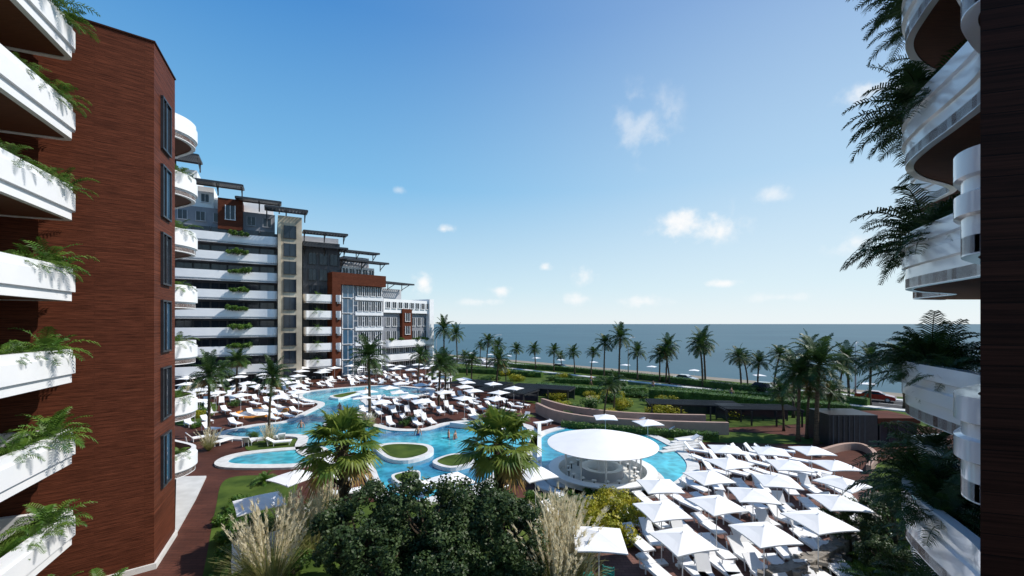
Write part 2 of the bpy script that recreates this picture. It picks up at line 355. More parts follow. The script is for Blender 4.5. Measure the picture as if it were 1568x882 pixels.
def fanpalm(h,nf,seed,Rf=1.15):
    random.seed(seed); mb=MB()
    mb.tube([(0,0,0),(0.05,0,h*.5),(0,0.05,h)],[.28,.22,.25],'bark',10)
    for i in range(70):
        t=U(.2,.98); an=U(0,6.3); q=Vector((0,0,h*t)); c=Vector((math.cos(an),math.sin(an),0))
        mb.beam(q+c*.15,q+c*.38+Vector((0,0,.22)),.1,.04,'bark')
    for i in range(nf):
        u=(i+.5)/nf; el=1.4-2.3*u+U(-.1,.1); az=i*2.399+U(-.2,.2)
        k='fan' if u<.85 else 'dead'
        d=Vector((math.cos(az)*math.cos(el),math.sin(az)*math.cos(el),math.sin(el))); b=Vector((0,0,h)); pl=U(.9,1.35)
        hub=b+d*pl+Vector((0,0,-.12)); mb.tube([b,b+d*pl*.5,hub],[.03,.025,.018],k,3,False,False)
        side=d.cross(Vector((0,0,1))).normalized(); up=side.cross(d)
        vs=[];fs=[]
        ns=24
        for j in range(ns):
            th=(j/(ns-1)-.5)*4.0; di=(d*math.cos(th)+side*math.sin(th)+up*(-.15+.25*abs(math.sin(th)))).normalized()
            r=Rf*U(.85,1.05)*(1-.25*abs(th)/2); pr=di.cross(up).normalized()
            m=hub+di*r*.55; e=hub+di*r+Vector((0,0,-.32*r*U(.5,1.3))); o=len(vs)
            fo=up*(.02 if j%2 else -.02)
            vs+= [hub,m-pr*.06+fo,m+pr*.06-fo,e]; fs+= [(o,o+1,o+2),(o+1,o+3,o+2)]
        mb.add(vs,fs,k)
    return mb.mesh('fan_palm_tree')
def areca(nf,L,seed,k='areca',ll=.28,nl=16,w=.035,up=.9):
    random.seed(seed); mb=MB()
    for i in range(nf):
        u=(i+.5)/nf; frond(mb,(U(-.12,.12),U(-.12,.12),0),i*2.399+U(-.3,.3),1.35-up*u*1.1+U(-.1,.1),L*U(.7,1.1),k,nl,ll*U(.8,1.2),1.5+U(0,.8),w)
    return mb.mesh('areca_plant')
def leafquad(vs,fs,c,s,nrm=None):
    a=Vector((U(-1,1),U(-1,1),U(-.6,.6))).normalized()
    if nrm is None: nrm=Vector((U(-1,1),U(-1,1),U(-.2,1)))
    b=a.cross(nrm)
    if b.length<1e-3: b=Vector((1,0,0))
    b=b.normalized()*s*.38; a=a*s; o=len(vs)
    vs+= [c-a*.5,c+b*.9,c+a*.6,c-b*.9]; fs.append((o,o+1,o+2,o+3))
def tree(h,rx,rz,seed,ncl=60,nl=190,ls=.15,k='leaf'):
    random.seed(seed); mb=MB(); mb.tube([(0,0,0),(.05,.03,h*.3),(0,0,h*.5)],[.16,.12,.09],'bark',8)
    vs=[];fs=[]
    for i in range(ncl):
        th=U(0,6.3); ph=math.acos(U(-.75,1)); r=U(.5,1.08)**.6
        c=Vector((rx*r*math.sin(ph)*math.cos(th),rx*r*math.sin(ph)*math.sin(th),h-rz+rz*r*math.cos(ph)))
        if i%3==0: mb.tube([(0,0,h*.3+U(0,.2)*h),c*.5+Vector((0,0,h*.2)),c],[.06,.04,.01],'bark',4,False,False)
        cr=U(.22,.46)*rx*.52
        for j in range(nl):
            q=Vector((random.gauss(0,1),random.gauss(0,1),random.gauss(0,.7))); q=q.normalized()*cr*U(.3,1.2)**.5
            leafquad(vs,fs,c+q,ls*U(.6,1.2),q.normalized()+Vector((U(-.5,.5),U(-.5,.5),U(0,.8))))
    mb.add(vs,fs,k); return mb.mesh('broadleaf_tree')
def shrub(r,h,seed,k,n=1400,ls=.12):
    random.seed(seed); mb=MB(); vs=[];fs=[]
    cs=[(Vector((U(-r,r)*.7,U(-r,r)*.7,U(.3,.75)*h)),U(.3,.5)*r) for _ in range(11)]
    for j in range(n):
        c,cr=random.choice(cs); q=Vector((random.gauss(0,1),random.gauss(0,1),random.gauss(0,1))).normalized()*cr*U(.6,1)
        z=c+q; 
        if z.z<0.02: z.z=U(.02,.2)
        leafquad(vs,fs,z,ls*U(.6,1.3),q)
    for c,cr in cs[:5]: mb.tube([(0,0,0),c],[.03,.01],'bark',4,False,False)
    mb.add(vs,fs,k); return mb.mesh('shrub')
def pampas(h,n,npl,seed):
    random.seed(seed); mb=MB()
    for kk,cnt in (('pampas',n),('plume',npl)):
        vs=[];fs=[]
        for i in range(cnt):
            az=U(0,6.3); sp=U(.15,.9) if kk=='pampas' else U(.05,.5); L=h*(U(.55,.95) if kk=='pampas' else U(.85,1.2))
            d=Vector((math.cos(az)*sp,math.sin(az)*sp,1)).normalized(); p=Vector((math.cos(az)*.12,math.sin(az)*.12,0)); sd=Vector((-math.sin(az),math.cos(az),0))
            dr=U(.8,2.2) if kk=='pampas' else U(.3,.9); prev=None
            for s_ in range(9):
                t=s_/8
                if kk=='pampas': ww=.022*(1-t)+.003
                else: ww=.008 if t<.42 else .05*math.sin(math.pi*(t-.38)/.66)+.004
                vs+= [p-sd*ww,p+sd*ww]
                if prev is not None: fs.append((prev,prev+1,prev+3,prev+2))
                prev=len(vs)-2
                if kk=='plume' and t>.38:
                    for q in range(9):
                        o=len(vs); e=p+d*U(.16,.34)+Vector((U(-.07,.07),U(-.07,.07),0)); sw=Vector((U(-.022,.022),U(-.022,.022),0)); b0=p+Vector((U(-.03,.03),U(-.03,.03),U(0,.1)))
                        vs+= [b0-sw,b0+sw,e]; fs.append((o,o+1,o+2))
                d=(d+Vector((0,0,-1))*dr/8*t).normalized(); p=p+d*L/8
        mb.add(vs,fs,kk)
    return mb.mesh('pampas_grass')
# ---------------------------------------------------------------- left wing (near)
LV=[2.3+3.2*k for k in range(-1,7)]
BP=[(-.2,0),(0.0,0),(0.0,.34),(.10,.36),(.10,1.02),(.03,1.05),(.03,1.32),(-.2,1.32)]
ARE=[areca(17,1.15,11),areca(15,1.05,12),areca(19,1.3,13)]
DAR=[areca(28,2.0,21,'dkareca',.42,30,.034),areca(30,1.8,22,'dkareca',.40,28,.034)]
def left_building():
    e=empty('apartment_building')
    d=Vector((-.403,.915)); n=Vector((.915,.403)); P1=Vector((-17.5,16.8))
    A=P1-n*5.4; C=P1-d*15
    path=[tuple(C),tuple(P1-d*.35),tuple(P1-n*.12-d*.1),tuple(P1-n*.4),tuple(A)]
    bd=MB(); sl=MB(); gr=MB(); wl=MB(); gl=MB()
    for z in LV+[LV[-1]+3.2]:
        bd.sweep(path,BP,z,'white')
        ins=[tuple(C-n*.15),tuple(P1-d*.25-n*.15),tuple(A),tuple(C-n*5.4)]
        sl.prism(ins,z+.03,z+.27,'soffit','concrete')
        gr.prism([tuple(C-n*.21),tuple(P1-d*.45-n*.21),tuple(P1-d*.45-n*1.15),tuple(C-n*1.15)],z+.28,z+1.12,'white','grass')
        a=C-n*3.0; b=P1-n*3.0
        for i in range(5):
            p=a.lerp(b,(i+.12)/5); q=a.lerp(b,(i+.88)/5); m=(p+q)/2; ang=math.atan2(d.y,d.x)
            gl.box((m.x,m.y,z+1.45),((q-p).length,.08,2.2),'glass',ang)
            for w_ in (p,m,q): gl.box((w_.x+n.x*.05,w_.y+n.y*.05,z+1.45),(.07,.1,2.3),'dark',ang)
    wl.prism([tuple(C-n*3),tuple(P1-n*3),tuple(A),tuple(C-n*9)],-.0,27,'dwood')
    bd.obj('balcony_parapets',e); sl.obj('balcony_slabs',e); gr.obj('planters',e); wl.obj('rear_wall',e); gl.obj('glazed_doors',e)
    tw=MB(); A1=(-16.1,18.8);B1=(-17.5,21.7)
    tw.prism([A1,B1,(-30,27),(-30,10),(-24.5,12.2)],0,23.65,'wood'); tw.obj('clad_tower',e)
    c=MB(); c.sweep([(-24.5,12.2),A1,B1],[(-.1,0),(.05,0),(.05,.07),(-.1,.07)],23.65,'dwood'); c.sweep([(-24.5,12.2),A1,B1,(-26,25)],[(-.1,0),(.10,0),(.10,.25),(-.1,.25)],0,'coping'); c.obj('coping_and_plinth',e)
    wn=MB(); a=Vector(A1);b=Vector(B1); dd=(b-a).normalized(); nn=Vector((dd.y,-dd.x)); ang=math.atan2(dd.y,dd.x)
    for k in range(6):
        z=4.5+3.2*k; m=a.lerp(b,.48); L=1.25
        wn.box((m.x+nn.x*.01,m.y+nn.y*.01,z),(L,.06,2.3),'glass' if k%2 else 'bglass',ang)
        for s_ in(-1,-.25,1):
            q=m+dd*(L/2)*s_; wn.box((q.x+nn.x*.04,q.y+nn.y*.04,z),(.07,.16,2.4),'dark',ang)
        for s_ in(-1.2,1.2): wn.box((m.x+nn.x*.041,m.y+nn.y*.041,z+s_),(L+.1,.15,.08),'dark',ang)
    wn.obj('tower_windows',e)
    cp=cat([(-21.5,21.6),(-19.6,22.3),(-18.95,23.2),(-18.75,24.3),(-19.35,25.5),(-21.4,26.6),(-24,28)],False,5)
    bd=MB()
    for z in LV[1:]:
        bd.sweep(cp,BP,z,'white',False,True); bd.prism(cp,z+.04,z+.27,'soffit')
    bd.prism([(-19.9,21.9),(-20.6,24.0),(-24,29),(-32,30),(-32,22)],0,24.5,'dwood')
    bd.obj('curved_balconies',e)
    return P1,d,n
P1,dl,nl_=left_building()
random.seed(3)
for i,z in enumerate(LV+[LV[-1]+3.2]):
    for k in range(4):
        t=.7+k*.85+U(-.2,.2); p=P1-dl*t-nl_*U(.15,.6)
        place(ARE[(i+k)%3],'areca_plant',(p.x,p.y,z+1.08),U(0,6.3),U(.9,1.3)*(1 if k<2 else .75))
    if 0<i<7:
        place(ARE[i%3],'areca_plant',(-19.1,23.9,z+1.1),U(0,6.3),.9)
# ---------------------------------------------------------------- right wing (near)
def right_building():
    e=empty('curved_balcony_building')
    cp=cat([(7.6,4.75),(6.35,4.9),(5.95,5.25),(6.1,5.68),(6.75,6.15),(7.75,6.75),(8.6,7.6),(9.15,8.7),(9.65,9.85),(10.3,10.95),(11.4,11.8),(12.7,12.4),(13.5,12.9),(13.9,13.7),(14.35,14.9),(15.0,15.5),(16.2,15.8)],False,7)
    cpr=cp[::-1]
    prof=[(-.16,0),(0,0),(0,.50),(.07,.53),(.07,.80),(.0,.83),(.0,1.0),(.07,1.03),(.07,1.36),(-.16,1.36)]
    bd=MB(); sl=MB()
    for z in LV+[LV[-1]+3.2]:
        bd.sweep(cpr,prof,z,'gloss',False,True)
        sl.prism(cp+[(22,15.8),(22,4)],z+.02,z+.25,'soffit','concrete')
    bd.obj('balcony_parapets',e); sl.obj('balcony_slabs',e)
    wl=MB(); wl.prism([(8.2,4.6),(11.2,8.6),(14.6,12.2),(17.0,15.0),(22,15.7),(22,4)],0,25,'tan'); wl.obj('facade_wall',e)
    gl=MB()
    for a,b in (((8.2,4.6),(11.2,8.6)),((11.2,8.6),(14.6,12.2)),((14.6,12.2),(17.0,15.0))):
        a=Vector(a);b=Vector(b);ang=math.atan2(b.y-a.y,b.x-a.x)
        for z in LV:
            m=(a+b)/2; gl.box((m.x,m.y,z+1.5),((b-a).length*.7,.12,2.2),'glass',ang)
            for t in(.15,.38,.62,.85): q=a.lerp(b,t); gl.box((q.x,q.y,z+1.5),(.08,.2,2.3),'dark',ang)
    gl.obj('glazed_doors',e)
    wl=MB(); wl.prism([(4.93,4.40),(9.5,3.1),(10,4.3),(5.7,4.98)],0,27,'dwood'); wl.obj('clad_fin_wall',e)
right_building()
random.seed(5)
for i,z in enumerate(LV+[LV[-1]+3.2]):
    for (x,y,s_) in ((10.3,10.3,1.0),(10.8,10.9,1.0),(11.6,11.6,.9),(14.5,14.3,.9),(9.7,9.3,.6)):
        if z<0 : continue
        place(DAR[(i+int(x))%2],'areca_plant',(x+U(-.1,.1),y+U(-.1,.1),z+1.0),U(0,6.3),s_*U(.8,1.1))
# ---------------------------------------------------------------- far terraced building
def pergola(mb,a,b,dep,z,tilt=.6,n=14):
    a=Vector(a);b=Vector(b);d=(b-a).normalized();nn=Vector((d.y,-d.x))
    A=a+nn*dep;B=b+nn*dep
    for p,q,z0,z1 in((a,b,z,z),(A,B,z+tilt,z+tilt),(a,A,z,z+tilt),(b,B,z,z+tilt)): mb.beam((p.x,p.y,z0),(q.x,q.y,z1),.3,.34,'dark')
    for i in range(1,n*2):
        t=i/(n*2); p=a.lerp(b,t); q=p+nn*dep; mb.beam((p.x,p.y,z+.05),(q.x,q.y,z+tilt+.05),.2,.18,'dark')
    for i in range(1,4):
        p=a+nn*dep*i/4; q=b+nn*dep*i/4; mb.beam((p.x,p.y,z+tilt*i/4+.12),(q.x,q.y,z+tilt*i/4+.12),.14,.14,'dark')
    for t in(.03,.5,.97):
        p=a.lerp(b,t); mb.beam((p.x,p.y,z-1.6),(p.x,p.y,z),.15,.15,'dark'); q=p+nn*(dep*.75); mb.beam((p.x,p.y,z-1.3),(q.x,q.y,z+tilt*.75),.12,.12,'dark')
def windows(mb,a,b,z,n,w,h,off=.06,k='glass',frame='white'):
    a=Vector(a);b=Vector(b);d=(b-a).normalized();nn=Vector((d.y,-d.x));ang=math.atan2(d.y,d.x)
    for i in range(n):
        m=a.lerp(b,(i+.5)/n)
        mb.box((m.x+nn.x*off,m.y+nn.y*off,z),(w,.10,h),k,ang)
        for s_ in(-1,1): q=m+d*s_*(w/2); mb.box((q.x+nn.x*(off+.06),q.y+nn.y*(off+.06),z),(.10,.14,h+.1),frame,ang)
        mb.box((m.x+nn.x*(off+.05),m.y+nn.y*(off+.05),z),(.06,.12,h),frame,ang)
        mb.box((m.x+nn.x*(off+.08),m.y+nn.y*(off+.08),z-h/2-.05),(w+.2,.2,.1),frame,ang)
def blk(a,b,depth,z0,z1,k,mb,ktop='concrete'):
    a=Vector(a);b=Vector(b);d=(b-a).normalized();nn=Vector((-d.y,d.x))
    mb.prism([tuple(a),tuple(b),tuple(b+nn*depth),tuple(a+nn*depth)],z0,z1,k,ktop)
FB=[(-.2,0),(0,0),(0,.35),(.08,.37),(.08,1.7),(-.2,1.7)]
def offs(a,b,o,t0=0,t1=1):
    a=Vector(a);b=Vector(b);d=(b-a).normalized();nn=Vector((d.y,-d.x)); return tuple(a.lerp(b,t0)+nn*o),tuple(a.lerp(b,t1)+nn*o)
def bands(mb,a,b,out,zs,bulge=.6):
    A,B=offs(a,b,out); a2=Vector(a);b2=Vector(b);d=(b2-a2).normalized();nn=Vector((d.y,-d.x))
    Av,Bv=Vector(A),Vector(B); pts=[tuple(a2),tuple(Av+d*.2)]
    for i in range(1,8):
        t=i/8; pts.append(tuple(Av.lerp(Bv,t)+nn*bulge*(math.sin(t*math.pi*2.0-.5)*.5)))
    pts+= [tuple(Bv-d*.2),tuple(b2)]
    pts=cat(pts,False,3)
    for z in zs: mb.sweep(pts,FB,z,'white',False,True); mb.prism(pts,z+.05,z+.25,'lgrey')
def far_building():
    e=empty('terraced_hotel_building')
    S0=(-62,65);S1=(-42.6,76);S2=(-39.3,77.9)
    bo=MB(); wi=MB(); ba=MB(); pe=MB()
    blk(S0,S1,16,0,27.3,'grey',bo)
    for k in range(8):
        z=2.3+3.2*k; a,b=offs(S0,S1,0,.02,.98); windows(wi,a,b,z+1.7,9,2.2,2.3,.06,'glass','dark')
    windows(wi,*offs(S0,S1,0,.02,.98),1.5,9,2.2,2.4,.06,'glass','dark')
    bands(ba,S0,S1,1.9,[2.3+3.2*k for k in range(8)])
    a,b=offs(S0,S1,-1.2,.1,.98); blk(a,b,12,27.3,31,'mgrey',bo,'concrete'); windows(wi,a,b,29.4,8,1.3,1.5,.05,'glass','lgrey')
    c0,c1=offs(S0,S1,.4,.60,.76); blk(c0,c1,8,27.3,32.6,'wood',bo); windows(wi,c0,c1,30.2,1,1.4,2.4,.05)
    a,b=offs(S0,S1,-3.0,.0,.56); blk(a,b,10,31,35.0,'white',bo); windows(wi,a,b,33,5,1.2,1.4)
    pergola(pe,*offs(S0,S1,-2.4,.42,.76),3.6,35.2,-.25)
    pergola(pe,*offs(S0,S1,-1.2,.72,1.02),3.2,32.9,-.25); blk(*offs(S0,S1,-3.4,.5,.97),8,31,33.4,'white',bo)
    blk(*offs(S0,S1,-5,.0,.44),8,35,38.2,'white',bo); windows(wi,*offs(S0,S1,-5,.18,.44),36.6,3,1,1.2); pergola(pe,*offs(S0,S1,-5.2,.14,.47),4.4,39.6,.0)
    a,b=offs(S1,S2,2.2); blk(a,b,14,0,30.3,'tan',bo)
    for k in range(9): windows(wi,a,b,1.9+3.2*k,1,1.9,2.2,.05,'glass','dark')
    blk(*offs(S1,S2,2.6,0,.12),1,0,29.6,'tan',bo)
    pergola(pe,*offs(S1,S2,.6,-.5,1.2),3.4,31.4,-.2,6)
    R0=(-41.5,83.0);R1=(-35.6,86.4)
    blk(R0,R1,14,0,27.5,'grey',bo)
    for k in range(8): windows(wi,*offs(R0,R1,0,.1,.98),1.7+3.2*k,3,1.4,2.2,.06,'glass','dark')
    bands(ba,R0,R1,2.6,[2.3+3.2*k for k in range(5)],.4); 
    pergola(pe,*offs(R0,R1,-.5,.0,1.15),3.6,29.2,-.25,7); pergola(pe,*offs(R0,R1,.2,.0,1.15),3.0,26.4,-.25,7)
    blk(*offs(R0,R1,-2,0,1),8,27.5,28.9,'lgrey',bo)
    blk((-35.6,88.4),(-31.5,92),8,0,25.4,'lgrey',bo); pergola(pe,(-36.4,87.2),(-30.4,92.0),3.2,26.2,-.2,6)
    W0=(-36.6,84.4);W1=(-28.6,92.0)
    blk(W0,W1,14,0,20.2,'lgrey',bo)
    blk(*offs(W0,W1,1.4,-.02,.14),3,0,21.4,'wood',bo); blk(*offs(W0,W1,1.402,.1401,1.02),3,19.0,21.4,'wood',bo)
    for k in range(6): 
        windows(wi,*offs(W0,W1,.3,.18,.42),1.9+3.2*k,1,2.2,2.8,.05,'bglass','white')
        windows(wi,*offs(W0,W1,.5,.46,.98),1.9+3.2*k,4,.95,1.9,.06,'glass','white')
    for k in range(5): blk(*offs(W0,W1,.6,.44,1.0),1.0,2.5+3.2*k+.7,2.5+3.2*k+1.5,'white',bo)
    blk(*offs(W0,W1,-1.5,.25,.9),8,20.2,23.2,'white',bo); windows(wi,*offs(W0,W1,-1.5,.25,.9),21.9,5,1.2,1.6)
    pergola(pe,*offs(W0,W1,-.8,.20,1.02),3.4,24.2,-.2,10)
    E0=(-29.8,95.5);E1=(-21.4,108)
    blk(E0,E1,14,0,16.4,'mgrey',bo)
    for k in range(5): windows(wi,*offs(E0,E1,0,.05,.95),1.9+3.2*k,7,1.2,2.0,.06,'glass','white')
    bands(ba,E0,E1,1.8,[2.3,5.5],.5)
    blk(*offs(E0,E1,1.0,.35,.55),3,6.9,14.6,'wood',bo); windows(wi,*offs(E0,E1,1.0,.35,.55),9.5,1,1.4,1.9); windows(wi,*offs(E0,E1,1.0,.35,.55),12.6,1,1.4,1.9)
    blk(*offs(E0,E1,.7,.0,1.0),2,13.6,16.8,'white',bo); windows(wi,*offs(E0,E1,.7,.02,.98),15.4,8,1.2,1.4)
    blk(*offs(E0,E1,1.2,.93,1.03),14,0,17.3,'white',bo)
    blk(*offs(E0,E1,-2,.0,.5),8,16.8,19.4,'lgrey',bo); pergola(pe,*offs(E0,E1,-1.5,-.1,.5),4,20.6,-.2,8)
    bo.obj('walls',e); wi.obj('windows',e); ba.obj('balcony_bands',e); pe.obj('roof_pergolas',e)
    random.seed(9)
    sh=shrub(.8,1.0,31,'areca',500,.22)
    for k in range(8):
        z=2.3+3.2*k
        for t in (.74,.78,.70): p,_=offs(S0,S1,2.1,t,1); place(sh,'balcony_shrub',(p[0],p[1],z+1.3),U(0,6),U(.8,1.2))
        if k<5:
            p,_=offs(R0,R1,2.4,.35,1); place(ARE[0],'areca_plant',(p[0],p[1],z+1.3),U(0,6),1.2)
    for t in(.1,.3,.6,.8): p,_=offs(E0,E1,1.6,t,1); place(sh,'balcony_shrub',(p[0],p[1],6.9),U(0,6),1)
far_building()
# ---------------------------------------------------------------- palms
PM=[palm(6.0,26,2.6,41,.4),palm(6.4,24,2.7,42,.7),palm(5.6,28,2.5,43,.2),palm(7.2,26,2.6,44,.9)]
def put_palm(px,by,ty,s_=1.0,kind=None,seed=0):
    x,y=P(px,by); h=11-(ty-496)*y/F      # crown height in metres
    i=(int(px)*7)%4; me=PM[i]; base=[6.0,6.4,5.6,7.2][i]
    k=h/base; place(me,'palm_tree',(x,y,0),U(0,6.3),(max(.65,min(1.25,k*.5+.5))*s_,)*2+(k,))
random.seed(12)
for a in [(320,670,575,.85),(412,662,578,.85),(566,640,548,.95),(362,600,552),(340,615,570),(680,562,505),(700,556,512),(672,628,560),(640,590,545),
          (925,645,590,.8),(940,632,585,.8),(760,606,552),(722,590,552),(745,566,522),(762,563,530),(790,563,535),(820,566,535),(848,569,538),(880,573,540),(905,575,540),
          (925,578,525),(948,580,518),(976,582,540),(1025,588,540),(1076,592,530),(1135,598,546),(1185,602,543),(1145,594,550),(1222,676,575,1),(1250,680,560,1.05),(1200,660,600,.8),
          (1235,612,535),(1300,618,550),(1332,620,552),(1285,612,560),(1385,625,545),(1010,585,545),(860,566,545),(735,556,530),(655,570,545),(690,600,560),(1235,672,590,.9),(1265,668,600,.8),(1215,640,565),(1160,600,555),(775,590,560,.8),(682,618,560,.9),(715,575,545),(1080,590,525),(1020,586,532)]:
    put_palm(*a)
FP=[fanpalm(4.75,36,51),fanpalm(5.0,38,52)]
place(FP[0],'fan_palm_tree',(-8.3,20.5,0),.4,1.06); place(FP[1],'fan_palm_tree',(-.6,20.3,0),1.4,1.04)
BT=[tree(4.6,1.9,1.8,61),tree(4.9,2.1,1.9,62),tree(4.2,1.7,1.6,63)]
for i,(x,y,s_) in enumerate([(-6.1,16.9,.92),(-3.3,16.6,1.0),(-4.6,17.9,.85),(-.6,16.8,.92),(-1.7,17.9,.85),(-7.2,17.6,.55),(-2.2,15.6,.8),(-4.8,15.6,.78),(.2,16.2,.62)]):
    place(BT[i%3],'broadleaf_tree',(x,y,0),i*1.3,s_)
for i,(x,y,s_) in enumerate([(16.0,19.8,.55),(17.3,18.8,.7),(15.6,17.6,.5)]): place(BT[i%3],'broadleaf_tree',(x,y,0),i*2.1,s_)
PG=[pampas(2.2,260,46,71),pampas(2.0,240,40,72)]
for i,(px,py,s_) in enumerate([(415,905,1.35),(478,850,1.3),(385,880,.9),(862,895,1.45),(848,870,1.3),(870,850,1.1),(505,805,1.0),(320,690,.8),(412,680,.7),(292,610,1.0),(300,606,.9),(555,655,.7),(568,655,.6),(440,820,.9),(905,625,.6),(880,915,1.1),(852,930,1.3)]):
    x,y=P(px,py); place(PG[i%2],'pampas_grass',(x,y,0),i*.9,s_)
YS=[shrub(1.0,1.1,81,'yellow',1500,.13),shrub(1.0,1.2,82,'hedge',1500,.13),shrub(.9,1.0,83,'areca',1300,.14)]
random.seed(15)
for px,py,s_,k in [(915,822,1.0,0),(945,830,1.1,0),(970,810,1.0,0),(940,790,1.0,0),(910,790,.9,0),(960,780,.9,0),(930,770,.8,0),(895,805,1.0,0),(885,812,.8,1),(990,800,.6,1),(350,800,.8,2),(365,780,.8,2),(380,810,.9,2),(355,825,.8,2),(410,815,.8,2),(300,640,.9,0),(285,640,.9,0),(275,632,.9,0),(310,636,.8,1),(390,672,.6,1),(300,655,.7,2),(545,662,.6,2),(575,664,.6,1),
                   (905,760,.6,2),(880,768,.7,2),(890,850,.7,2),(880,840,.8,1),(1345,760,.8,1),(1360,800,.9,2),(1340,830,.8,1),(1355,850,.9,1),(1390,790,1,2),(430,850,.8,2),(450,880,.9,1),(395,900,.9,2),(345,860,.8,2),(820,920,.9,2),(760,930,.9,2),(640,960,1,1),(870,640,.7,1),(890,640,.6,2),(1000,640,.7,1),(850,780,.8,1),(820,770,.8,2),(520,800,.9,2),(490,790,.8,1)]:
    x,y=P(px,py); place(YS[k],'shrub',(x,y,0),U(0,6.3),s_)
lp=cat(LAWNS[3])
for j in range(80):
    x,y=P(U(700,1330),U(572,640)); 
    if inside((x,y),lp) : place(YS[random.choice((1,1,2,0))],'shrub',(x,y,0),U(0,6.3),(U(1.0,2.4),U(.9,1.8),U(.7,1.3)))
AG=areca(26,1.5,91,'areca',.3,18,.05)
for px,py,s_ in [(150,930,1.0),(130,960,1.1),(175,945,.9),(730,985,1.2),(700,990,1.1),(770,990,1.2),(860,970,1.1),(1350,880,1.0),(1330,900,1),(1380,860,1.1),(1400,900,1.2),(405,740,.7),(340,905,.6),(380,850,.7)]:
    x,y=P(px,py); place(AG,'areca_plant',(x,y,0.1),U(0,6.3),s_)
def hedge(l,w,h,seed,dens=230):
    random.seed(seed); p=cat(T(l),False,4); mb=MB(); vs=[];fs=[]
    mb.sweep(p,[(-w/2+.12,0),(w/2-.12,0),(w/2-.12,h-.12),(-w/2+.12,h-.12)],0,'hedge')
    for i in range(len(p)-1):
        a=Vector(p[i]);b=Vector(p[i+1]);L=(b-a).length; d=(b-a).normalized() if L>0 else Vector((1,0)); nn=Vector((d.y,-d.x))
        for j in range(int(L*dens)):
            t=R(); q=a.lerp(b,t)
            if R()<.45: o=U(-w/2,w/2);z=h+U(-.1,.06);nr=Vector((0,0,1))
            else: o=w/2*random.choice((-1,1))+U(-.06,.06);z=U(0,h);nr=Vector((nn.x*o,nn.y*o,.2))
            q=q+nn*o; leafquad(vs,fs,Vector((q.x,q.y,z)),.2,nr+Vector((U(-.4,.4),U(-.4,.4),U(-.2,.4))))
    mb.add(vs,fs,'hedge'); mb.obj('hedge')
hedge([(995,612),(1080,619),(1180,630),(1300,640)],2.2,1.7,101,150)
hedge([(1000,603),(1100,608),(1200,616),(1300,624)],1.4,1.1,102,120)
hedge([(825,597),(870,602),(930,606),(985,604)],2.0,1.3,103,120)
hedge([(850,586),(900,588),(960,592)],1.6,.9,104,120)
hedge([(700,570),(760,573),(830,578)],1.4,1.1,105,100)
hedge([(860,655),(960,664),(1100,674)],.9,.7,106,120)
hedge([(760,562),(860,568),(960,578),(1100,594),(1200,606),(1330,622)],1.6,1.1,107,70)
w=MB(); w.sweep(cat(T([(822,632),(850,645),(900,655),(960,660),(1040,664),(1115,666)]),False,5),[(-.2,0),(.2,0),(.2,1.25),(-.2,1.25)],0,'terracotta')
w.sweep(cat(T([(830,624),(870,636),(930,645),(1000,650),(1080,652)]),False,5),[(-.2,0),(.2,0),(.2,1.2),(-.2,1.2)],0,'terracotta'); w.obj('retaining_wall')
w=MB(); w.sheet(cat(T([(824,629),(850,641),(900,651),(960,656),(1040,660),(1110,663),(1100,655),(1000,652),(930,647),(870,638),(832,625)]),True,4),.058,'ground'); w.obj('ramp_path')
w=MB(); pth=cat(T([(1345,775),(1325,815),(1290,850),(1240,880),(1180,905)]),False,6); w.sweep(pth,[(-.25,0),(.25,0),(.22,.75),(-.22,.75)],0,'stone')
random.seed(4)
for i in range(420):
    q=random.choice(pth); a=Vector((q[0]+U(-.35,.35),q[1]+U(-.35,.35),U(.05,.72))); w.box(a,(U(.18,.34),U(.16,.3),U(.1,.2)),'stone',U(0,3))
w.obj('stone_wall')
w=MB(); pth=cat(T([(1255,700),(1290,690),(1320,690),(1340,705),(1330,725)]),False,6); w.sweep(pth,[(-.15,0),(.15,0),(.15,.6),(-.15,.6)],0,'terracotta'); w.obj('garden_wall')
def shade(px,py,wd,dp,h,rot,k='dark'):
    x,y=P(px,py); mb=MB(); n=int(dp/.5)
    for i in range(n+1): mb.box((0,-dp/2+i*dp/n,h),(wd,.10,.12),k)
    for sx in(-1,1): mb.box((sx*wd/2,0,h-.15),(.14,dp,.16),k)
    for sx in(-1,-.33,.33,1):
        for sy in(-1,1): mb.box((sx*wd*.48,sy*dp*.48,h/2-.1),(.14,.14,h-.2),k)
    mb.box((0,dp*.45,h*.45),(wd*.96,.08,h*.7),'glass'); 
    mb.obj('slatted_pergola',None,(x,y,0),rot)
for a in [(735,605,9,5,1.9,-.5),(775,617,8,4.5,1.9,-.5),(830,612,9,3.5,1.9,-.4),(1060,640,10,3,1.8,-.15),(1160,648,8,3,1.8,-.1)]: shade(*a)
w=MB(); x,y=P(1288,676); w.box((x,y,1.4),(4.2,3,2.8),'dark',-.05); 
for i in range(9): w.box((x-1.9+i*.47,y-1.53,1.4),(.06,.05,2.7),'grey',-.0)
w.obj('black_service_hut')
w=MB(); x,y=P(1352,676); w.box((x,y,1.0),(3.4,3,2.0),'glass'); w.box((x,y,2.3),(3.8,3.3,.5),'wood')
for i in range(5): w.box((x-1.65+i*.82,y-1.52,1.0),(.08,.1,2.0),'dark')
w.obj('garden_kiosk')
w=MB(); x,y=P(1040,690)
for i in range(5): w.box((x+i*.5,y+i*.7,.09+i*.0),(4.2-i*.3,.55,.18+.12*i),'coping',.4)
w.obj('garden_steps')
